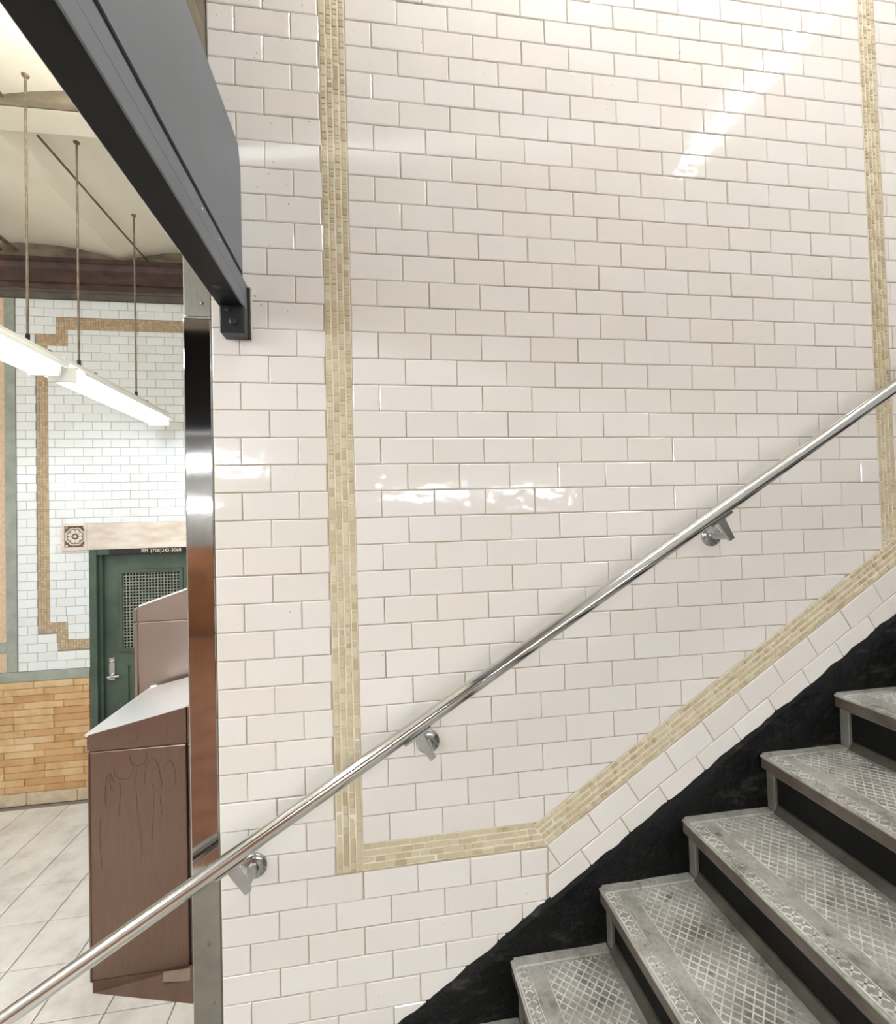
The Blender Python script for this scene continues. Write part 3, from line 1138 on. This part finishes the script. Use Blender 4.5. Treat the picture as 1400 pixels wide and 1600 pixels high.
ro.ellipsoid(rc + Vector((0, -0.006, 0)), 0.015, 0.010, 0.015, 12, 8)
for sxg in (-1, 1):
    for szg in (-1, 1):
        c0 = rc + Vector((sxg * 0.068, 0, szg * 0.078))
        ro.ellipsoid(c0, 0.010, 0.006, 0.010, 8, 6)
ro.build('rosette', M['rosette_stone'], lint, smooth=True)

# ------------------------------------------------------------------ green door
door = tag(empty('door_1', (-1.91, FAR + 0.08, 0.0)), 'dark green steel door with square mesh grille beside the turnstile', kind='structure')
fr = MB()
fr.bbox(DX0, -2.352, FAR - 0.012, FAR + 0.14, 0.0, DZ, 0.003)
fr.bbox(-1.466, DX1, FAR - 0.012, FAR + 0.14, 0.0, DZ, 0.003)
fr.bbox(-2.352, -1.466, FAR - 0.008, FAR + 0.14, 2.082, DZ, 0.003)
fr.bbox(-2.352, -2.328, FAR + 0.030, FAR + 0.14, 0.0, 2.082, 0.002)
fr.bbox(-1.490, -1.466, FAR + 0.030, FAR + 0.14, 0.0, 2.082, 0.002)
fr.build('door_frame', M['door_green'], door)
rec = lambda x, z, dy=0.07: (CAM.x + (x - CAM.x) * (1 + dy / 4.5986), CAM.z + (z - CAM.z) * (1 + dy / 4.5986))
YL = FAR + 0.07
gx0, gz0 = rec(-2.146, 1.262)
gx1, gz1 = rec(-1.684, 1.917)
lf = MB()
X0, X1, ZT = -2.350, -1.468, 2.078
# leaf built around the grille opening and a sunk lower panel
px0, pz0 = rec(-2.114, 0.80)
px1, pz1 = gx1 - (px0 - gx0), rec(0, 1.11)[1]
for (a, b, c_, d) in ((X0, gx0, 0, ZT), (gx1, X1, 0, ZT), (gx0, gx1, gz1, ZT), (gx0, gx1, pz1, gz0), (gx0, gx1, 0.0, pz0), (gx0, px0, pz0, pz1), (px1, gx1, pz0, pz1)):
    lf.box(a, b, YL, YL + 0.045, c_, d)
lf.box(px0, px1, YL + 0.014, YL + 0.045, pz0, pz1)
leaf = lf.build('door_leaf', M['door_green'], door)
gf = MB()
t = 0.034
gf.bbox(gx0 - t, gx1 + t, YL - 0.012, YL + 0.002, gz1, gz1 + t, 0.003).bbox(gx0 - t, gx1 + t, YL - 0.012, YL + 0.002, gz0 - t, gz0, 0.003)
gf.bbox(gx0 - t, gx0, YL - 0.012, YL + 0.002, gz0, gz1, 0.003).bbox(gx1, gx1 + t, YL - 0.012, YL + 0.002, gz0, gz1, 0.003)
gf.build('grille_frame', M['door_green'], leaf)
gb = MB()
n = 18
for i in range(n + 1):
    x = gx0 + (gx1 - gx0) * i / n
    gb.box(x - 0.0038, x + 0.0038, YL + 0.002, YL + 0.008, gz0, gz1)
n = 25
for i in range(n + 1):
    z = gz0 + (gz1 - gz0) * i / n
    gb.box(gx0, gx1, YL + 0.0015, YL + 0.0075, z - 0.0038, z + 0.0038)
gb.build('grille_mesh', M['grille_metal'], leaf)
MB().box(gx0, gx1, YL + 0.040, YL + 0.045, gz0, gz1).build('grille_backing', M['door_dark'], leaf)
hx, hz = rec(-2.238, 1.09)
hd = MB().bbox(hx - 0.026, hx + 0.026, YL - 0.012, YL, hz - 0.10, hz + 0.105, 0.004)
hdo = hd.build('lock_plate', M['chrome'], leaf)
hm = MB().lathe((hx - 0.002, YL - 0.010, hz - 0.058), (0, -1, 0), [(0, 0.024), (0.020, 0.022), (0.045, 0.014), (0.055, 0.014)], 16)
hm.tube((hx - 0.012, YL - 0.058, hz - 0.058), (hx + 0.082, YL - 0.055, hz - 0.052), 0.0125, 12)
hm.build('lever', M['chrome'], leaf, smooth=True)
MB().lathe((hx, YL - 0.010, hz + 0.062), (0, -1, 0), [(0, 0.017), (0.010, 0.016), (0.012, 0.010)], 16).build('lock_cylinder', M['chrome'], leaf, smooth=True)

# phone number plate over the door
sg = tag(MB().bbox(-2.246, -1.50, FAR - 0.020, FAR - 0.009, 2.086, 2.130, 0.001).build('sign_plate', M['sign_black'], origin=(-1.87, FAR - 0.01, 2.086)),
         'narrow black plate with small white phone number above the green door', 'sign')


def letters(text, x0, width):
    cu = bpy.data.curves.new('sign_text', 'FONT')
    cu.body = text
    cu.size = 0.043
    cu.align_y = 'CENTER'
    cu.extrude = 0.0006
    tmp = bpy.data.objects.new('sign_text_curve', cu)
    C.objects.link(tmp)
    bpy.context.view_layer.update()
    me = bpy.data.meshes.new_from_object(tmp.evaluated_get(bpy.context.evaluated_depsgraph_get()))
    bpy.data.objects.remove(tmp)
    xsv = [v.co.x for v in me.vertices]
    lo = min(xsv)
    scl = width / (max(xsv) - lo)
    for v in me.vertices:
        x, y, z = v.co
        v.co = ((x - lo) * scl, -z, y)
    me.materials.clear()
    me.materials.append(M['sign_letters'])
    place(me, 'sign_text', (x0, FAR - 0.0205, 2.108), sg)


letters('RM', -1.982, 0.050)
letters('(718)243-3068', -1.908, 0.250)

# ------------------------------------------------------------------ vaulted ceiling
def vault(name, y0, y1, label):
    prof = []
    cus, span, zc, rise = -2.09, 1.45, 4.665, 0.115
    n0, n1 = -3, 3
    for k in range(n0, n1 + 1):
        for i in range(14):
            t_ = i / 14
            prof.append((cus + (k + t_) * span, zc + rise * (1 - (2 * t_ - 1) ** 2)))
    prof = [p for p in prof if -6.2 < p[0] < 3.2]
    up = [(p[0], 5.05) for p in prof]
    mb = MB()
    n = len(prof)
    vs = [(x, y0, z) for x, z in prof] + [(x, y1, z) for x, z in prof] + [(x, y0, z) for x, z in up] + [(x, y1, z) for x, z in up]
    fs = []
    for i in range(n - 1):
        fs.append((i, n + i, n + i + 1, i + 1))
        fs.append((2 * n + i, 2 * n + i + 1, 3 * n + i + 1, 3 * n + i))
        fs.append((i, i + 1, 2 * n + i + 1, 2 * n + i))
        fs.append((n + i, 3 * n + i, 3 * n + i + 1, n + i + 1))
    mb.add(vs, fs)
    return tag(mb.build(name, M['ceiling_paint'], smooth='crease'), label, kind='structure')


ceil_far = vault('ceiling', 1.70, FAR - 0.05, 'cream painted vaulted ceiling bay by the far wall')
vault('ceiling_concourse', -0.2, 1.522, 'cream painted vaulted ceiling bay nearer the gate')
gd = MB().box(-6.0, 3.0, 1.522, 1.70, 4.655, 4.95)
girder = tag(gd.build('trim_6', M['ceiling_paint']), 'cream painted girder crossing the vaulted ceiling', kind='structure')
MB().box(-6.0, 3.0, 1.512, 1.522, 4.657, 4.95).build('rough_face', M['rough_plaster'], girder)
tag(MB().box(-6.0, -0.459, -9.5, -0.2, 4.70, 4.95).build('ceiling_rear', M['ceiling_paint']), 'cream ceiling of the concourse behind the stairs', kind='structure')
tag(MB().box(-0.395, 3.4, -9.5, 0.0, 5.20, 5.30).build('ceiling_stair', M['hall_paint']), 'cream ceiling high over the stairs', kind='structure')
tag(MB().box(-7.0, 4.0, -9.7, -9.5, 0.0, 5.3).build('wall_rear', M['rear_tile']), 'pale tiled wall behind the stairs', kind='structure')
tag(MB().box(-7.0, 4.0, -9.5, -9.45, 0.0, 1.9).build('baseboard_rear', M['rear_brick']), 'brown brick base of the rear wall', kind='structure')
tag(MB().box(-6.2, -6.0, -9.5, 3.2, 0.0, 5.0).build('wall_side', M['side_tile']), 'pale tiled wall at the far left of the concourse', kind='structure')

tag(MB().box(-6.0, -0.459, -4.95, -4.75, 3.46, 4.70).build('trim_7', M['gate_dark']), 'added unseen dark girder that darkens the reflection in the steel post', kind='structure')  # added out of view so the post mirrors a dark band
cd = MB().tube((-1.888, 1.745, 4.672), (-1.885, 3.13, 4.672), 0.0075, 8)
cdo = tag(cd.build('ceiling_conduit', M['conduit_dark'], origin=(-1.888, 2.4, 4.672)), 'thin dark conduit running along the far vault toward the cornice', 'conduit')
cd = MB().tube((-1.915, -0.1, 4.700), (-1.915, 1.515, 4.700), 0.0075, 8)
tag(cd.build('ceiling_conduit', M['conduit_dark'], origin=(-1.915, 0.7, 4.70)), 'conduit stub on the near vault at the left picture edge', 'conduit')
cd = MB().tube((-2.80, 1.705, 4.615), (-2.80, 2.95, 4.615), 0.016, 10)
cdo2 = cd.build('ceiling_conduit', M['rod_steel'], origin=(-2.8, 2.4, 4.615))
tag(cdo2, 'pale steel pipe hung below the vault, upper left', 'conduit')
for yy in (1.9, 2.6):
    MB().tube((-2.80, yy, 4.62), (-2.80, yy, 4.775), 0.005, 6).build('hanger', M['rod_steel'], cdo2)
cd = MB().tube((-2.90, 1.705, 4.60), (-2.90, 2.93, 4.60), 0.014, 10)
cdo3 = cd.build('ceiling_conduit', M['rod_steel'], origin=(-2.9, 2.4, 4.60))
tag(cdo3, 'second pale steel pipe beside the first, upper left', 'conduit')
for yy in (1.9, 2.6):
    MB().tube((-2.90, yy, 4.605), (-2.90, yy, 4.775), 0.005, 6).build('hanger', M['rod_steel'], cdo3)


# ------------------------------------------------------------------ fluorescent fixtures
def fixture(p0, axis, length, ztop, tube_mat, label, rods=(), zceil=4.7, group=None, bare=False):
    """p0: (x, y) of one end of the housing; axis 'x' or 'y'; rods: distances along it"""
    ax = Vector((1, 0, 0)) if axis == 'x' else Vector((0, 1, 0))
    sd = Vector((0, 1, 0)) if axis == 'x' else Vector((1, 0, 0))
    P = lambda u, s, z: Vector((p0[0], p0[1], 0)) + ax * u + sd * s + Vector((0, 0, z))
    root = tag(empty('fluorescent_light', P(length / 2, 0, ztop - 0.15)), label, 'light fixture', group)

    def ext(poly, u0, u1):
        b = MB()
        n = len(poly)
        vs = [P(u0, s, z) for s, z in poly] + [P(u1, s, z) for s, z in poly]
        fs = [tuple(range(n)), tuple(range(n, 2 * n))[::-1]] + [(i, n + i, n + (i + 1) % n, (i + 1) % n) for i in range(n)]
        if axis == 'y':
            fs = [f[::-1] for f in fs]
        return b.add(vs, [f[::-1] for f in fs])
    z = ztop
    ext([(-0.032, z), (0.032, z), (0.036, z - 0.004), (0.036, z - 0.050), (-0.036, z - 0.050), (-0.036, z - 0.004)], 0, length).build('housing', M['fixture_white'], root)
    for s in (() if bare else (-1, 1)):
        po = [(0.034 * s, z - 0.018), (0.112 * s, z - 0.072), (0.118 * s, z - 0.092), (0.113 * s, z - 0.092), (0.108 * s, z - 0.076), (0.034 * s, z - 0.024)]
        if s < 0:
            po = po[::-1]
        ext(po, 0.05, length - 0.10).build('reflector', M['fixture_white'], root)
    for u in (0.04, length - 0.115):
        ext([(-0.075, z - 0.050), (0.075, z - 0.050), (0.075, z - 0.132), (-0.075, z - 0.132)], u, u + 0.022).build('lamp_holder', M['fixture_white'], root)
    for s in (-0.052, 0.052):
        MB().tube(P(0.062, s, z - 0.110), P(length - 0.115, s, z - 0.110), 0.0165, 14).build('tube', tube_mat, root, smooth=True)
    for u in rods:
        rd_ = MB().tube(P(u, 0, z - 0.002), P(u, 0, zceil - 0.012), 0.0062, 8)
        ro_ = rd_.build('rod', M['rod_steel'], root, smooth=True)
        MB().lathe(P(u, 0, zceil), (0, 0, -1), [(0, 0.018), (0.006, 0.017), (0.014, 0.009)], 12).build('canopy', M['rod_steel'], ro_, smooth=True)
        ck = MB().tube(P(u, 0, z - 0.002), P(u, 0, z + 0.045), 0.0105, 8)
        ck.tube(P(u, 0, z + 0.012), P(u + 0.10, 0.0, z + 0.004), 0.006, 6)
        ck.build('coupling', M['bolt_dark'], ro_)
        MB().ellipsoid(P(u + 0.17, 0, z + 0.010), 0.014, 0.014, 0.014, 8, 6).build('wing_nut', M['bolt_dark'], root)
    return root


fixture((-1.70, 0.17), 'y', 1.41, 3.280, M['tube_concourse'], 'white two-tube fluorescent light cut off by the left picture edge', (1.18,), 4.692)
fixture((-1.70, 1.585), 'y', 1.39, 3.290, M['tube_concourse_dim'], 'white two-tube fluorescent light ending in front of the white tiled wall', (0.20, 0.905), 4.682)
fixture((-1.70, -1.30), 'y', 1.41, 3.280, M['tube_concourse'], 'white fluorescent light over the concourse left of the stairs', (0.2, 1.2), 4.70, bare=True)
# lights known only from reflections, plus added unseen fill battens for the ceiling
fixture((2.35, -1.85), 'y', 1.41, 4.95, M['tube_stair_upper'], 'white fluorescent light high over the upper stairs', (0.2, 1.2), 5.20, bare=True)
fixture((0.2, -0.75), 'x', 1.41, 5.12, M['tube_stair'], 'white fluorescent light high over the lower stairs', (0.2, 1.2), 5.20, bare=True)
fixture((-0.95, -0.05), 'y', 1.41, 4.64, M['tube_fill'], 'added unseen fill batten close under the near vault', (0.2, 1.2), 4.70, bare=True)  # added fill light for the vault, hidden behind the gate hood
fixture((-4.2, 0.3), 'y', 1.41, 4.55, M['tube_fill_left'], 'added unseen fill batten at the far left of the concourse', (0.2, 1.2), 4.72, bare=True)  # this and the next: fill lights added out of view to lift the ceiling
fixture((-4.2, 1.75), 'y', 1.38, 4.55, M['tube_fill_left'], 'added unseen fill batten by the far left end of the cornice', (0.2, 1.2), 4.72, bare=True)
for i, x in enumerate((0.10, 1.62)):
    fixture((x, -5.6), 'x', 1.41, 2.83, M['tube_rear'], ('left', 'right')[i] + ' fluorescent light of the pair behind the stairs', (0.2, 1.2), 5.20, bare=True)
for i, x in enumerate((-4.1, -2.6)):
    fixture((x, -5.2), 'x', 1.41, 3.24, M['tube_rear'], ('left', 'right')[i] + ' fluorescent light of the pair at the back of the concourse', (0.2, 1.2), 4.70, bare=True)
fixture((-4.2, -8.6), 'x', 1.41, 2.85, M['tube_rear'], 'low fluorescent light by the brown brick base of the rear wall', (0.2, 1.2), 4.70, bare=True)

for i, y in enumerate((-2.75, -1.25)):
    fixture((-5.2, y), 'y', 1.41, 3.28, M['tube_side'], ('nearer', 'farther')[1 - i] + ' fluorescent light of the pair along the left concourse wall', (0.2, 1.2), 4.70, bare=True)

# ------------------------------------------------------------------ turnstile housing
TY0, TY1 = 1.275, 1.975
ts = tag(empty('turnstile', (-0.95, (TY0 + TY1) / 2, 0.0)), 'brown-tinted steel turnstile housing with sloping bright top', 'turnstile')
tb = MB()
tb.bbox(-1.392, -0.938, TY0, TY1 - 0.01, 0.058, 1.184, 0.004)
body = tb.build('side_panel', M['turnstile_steel'], ts)
tb = MB().bbox(-0.930, -0.20, TY0, TY1 - 0.01, 0.058, 1.184, 0.004)
tb.build('side_panel', M['turnstile_steel'], ts)
MB().bbox(-1.405, -1.391, TY0 + 0.004, TY1 - 0.01, 0.045, 1.184, 0.004).build('corner_trim', M['turnstile_steel'], ts)
MB().box(-1.395, -0.20, TY0 + 0.012, TY1 - 0.02, 0.05, 1.20).build('core', M['gate_black'], ts)
hslope = (1.380 - 1.275) / (-0.931 + 1.404)
hz_ = lambda x: 1.270 + (x + 1.404) * hslope
MB().prism([(-1.393, 1.190), (-0.936, 1.190), (-0.936, hz_(-0.936)), (-1.393, hz_(-1.393))], 'y', TY0, TY1).build('head_panel', M['turnstile_steel'], ts)
MB().prism([(-0.929, 1.190), (-0.40, 1.190), (-0.40, hz_(-0.40)), (-0.929, hz_(-0.929))], 'y', TY0 + 0.001, TY1).build('head_panel', M['turnstile_steel'], ts)
MB().prism([(-1.405, 1.194), (-1.394, 1.194), (-1.394, hz_(-1.394)), (-1.405, hz_(-1.405))], 'y', TY0 + 0.004, TY1).build('corner_trim', M['turnstile_steel'], ts)
lid = MB()
for a, b in ((-1.404, -0.9335), (-0.9315, -0.40)):
    lid.prism([(a, hz_(a)), (b, hz_(b)), (b, hz_(b) + 0.006), (a, hz_(a) + 0.006)], 'y', TY0 - 0.002, TY1 + 0.002)
lid.tube((-1.404, TY0 - 0.001, hz_(-1.404) + 0.002), (-1.404, TY1, hz_(-1.404) + 0.002), 0.009, 10)
lid.bbox(-1.405, -1.36, TY1 - 0.012, TY1 + 0.006, hz_(-1.38) - 0.01, hz_(-1.38) + 0.014, 0.004)
lid.build('lid', M['turnstile_top'], ts)
# kick plate flaring out to the right at the floor
A, B = Vector((-1.388, TY0 - 0.001, 0.058)), Vector((-0.920, TY0 - 0.001, 0.058))
Cc, Dd = Vector((-0.870, 1.129, 0.0)), Vector((-1.388, TY0 - 0.001, 0.0))
E_ = [Vector((p.x, TY0 + 0.05, p.z)) for p in (A, B, Cc, Dd)]
kp = MB()
kp.add([A, B, Cc, Dd] + E_, [(3, 2, 1, 0), (4, 5, 6, 7), (0, 1, 5, 4), (1, 2, 6, 5), (2, 3, 7, 6), (3, 0, 4, 7)])
kick = kp.build('kick_plate', M['brown_plate'], ts)


def kpt(u, v, o=0.0):
    a = A.lerp(B, u)
    b = Dd.lerp(Cc, u)
    n_ = (Dd - A).cross(B - A).normalized()
    if n_.y > 0:
        n_ = -n_
    return a.lerp(b, v) + Vector((0, -o, o * 0.6))


vs = [kpt(0.70, .06, .002), kpt(0.97, .06, .002), kpt(0.97, .40, .002), kpt(0.70, .40, .002)]
MB().add(vs, [(3, 2, 1, 0)]).add([v + Vector((0, 0.003, 0)) for v in vs], [(0, 1, 2, 3)]).build('slot_plate', M['brown_plate_pale'], kick)
for x in (-0.60, -0.42):
    MB().box(x, x + 0.1, TY0 + 0.1, TY1 - 0.1, 0.0, 0.06).build('foot', M['gate_black'], ts)
MB().box(-1.30, -1.20, TY0 + 0.1, TY1 - 0.1, 0.0, 0.06).build('foot', M['gate_black'], ts)
# scratched doodles
ys = TY0 - 0.0006


def loop(cx, cz, rx, rz, a0=0.0, a1=2 * math.pi, n=28, r=0.0012):
    MB().path([Vector((cx + rx * math.cos(a0 + (a1 - a0) * i / n), ys, cz + rz * math.sin(a0 + (a1 - a0) * i / n))) for i in range(n + 1)], r, 5).build('scratch', M['scratch_dark'], ts)


loop(-1.212, 1.253, 0.049, 0.033)
loop(-1.165, 1.140, 0.040, 0.044, -3.3, 0.6, r=.0016)
loop(-1.235, 1.085, 0.045, 0.050, -3.4, 0.5, r=.0014)
loop(-1.100, 0.98, 0.040, 0.150, 0.2, 3.0, r=.0013)
loop(-1.02, 1.03, 0.028, 0.075, -1.6, 2.6, r=.0013)
loop(-1.300, 0.96, 0.022, 0.11, 0.6, 3.6, r=.0014)
loop(-1.27, 1.03, 0.030, 0.05, 2.4, 4.4, r=.0016)
for x, z0, z1 in ((-1.255, 1.02, 0.86), (-1.175, 1.09, 0.80), (-1.10, 1.0, 0.72), (-1.16, 0.86, 0.62), (-1.345, 0.86, 0.60), (-1.06, 1.02, 0.84)):
    MB().path([Vector((x + 0.004 * math.sin(t_ * 5 + x * 40), ys, z0 + (z1 - z0) * t_)) for t_ in [i / 8 for i in range(9)]], 0.0011, 5).build('scratch', M['scratch_dark'], ts)

# taller cabinet behind it
CY0, CY1 = 2.05, 2.50
cb = tag(empty('steel_cabinet', (-1.15, 2.27, 0.0)), 'taller stainless cabinet standing behind the turnstile in front of the door', 'cabinet')
MB().bbox(-1.512, -0.70, CY0, CY1, 0.02, 1.684, 0.004).build('body', M['cabinet_steel'], cb)
MB().bbox(-1.536, -1.508, CY0 - 0.006, CY1, 0.02, 1.684, 0.008).build('corner_trim', M['cabinet_steel'], cb)
MB().box(-1.50, -0.72, CY0 + 0.01, CY1 - 0.01, 0.0, 1.72).build('core', M['gate_black'], cb)
ch_ = lambda x: 1.786 + (x + 1.505) * 0.335
MB().prism([(-1.512, 1.690), (-0.70, 1.690), (-0.70, ch_(-0.70)), (-1.500, ch_(-1.500)), (-1.512, 1.778)], 'y', CY0, CY1).build('head_panel', M['cabinet_steel'], cb)
MB().bbox(-1.536, -1.512, CY0 - 0.006, CY1, 1.690, 1.779, 0.008).build('corner_trim', M['cabinet_steel'], cb)
MB().prism([(-1.500, ch_(-1.5)), (-0.70, ch_(-0.7)), (-0.70, ch_(-0.7) + 0.012), (-1.500, ch_(-1.5) + 0.012)], 'y', CY0 - 0.010, CY1).build('lid', M['turnstile_top'], cb)
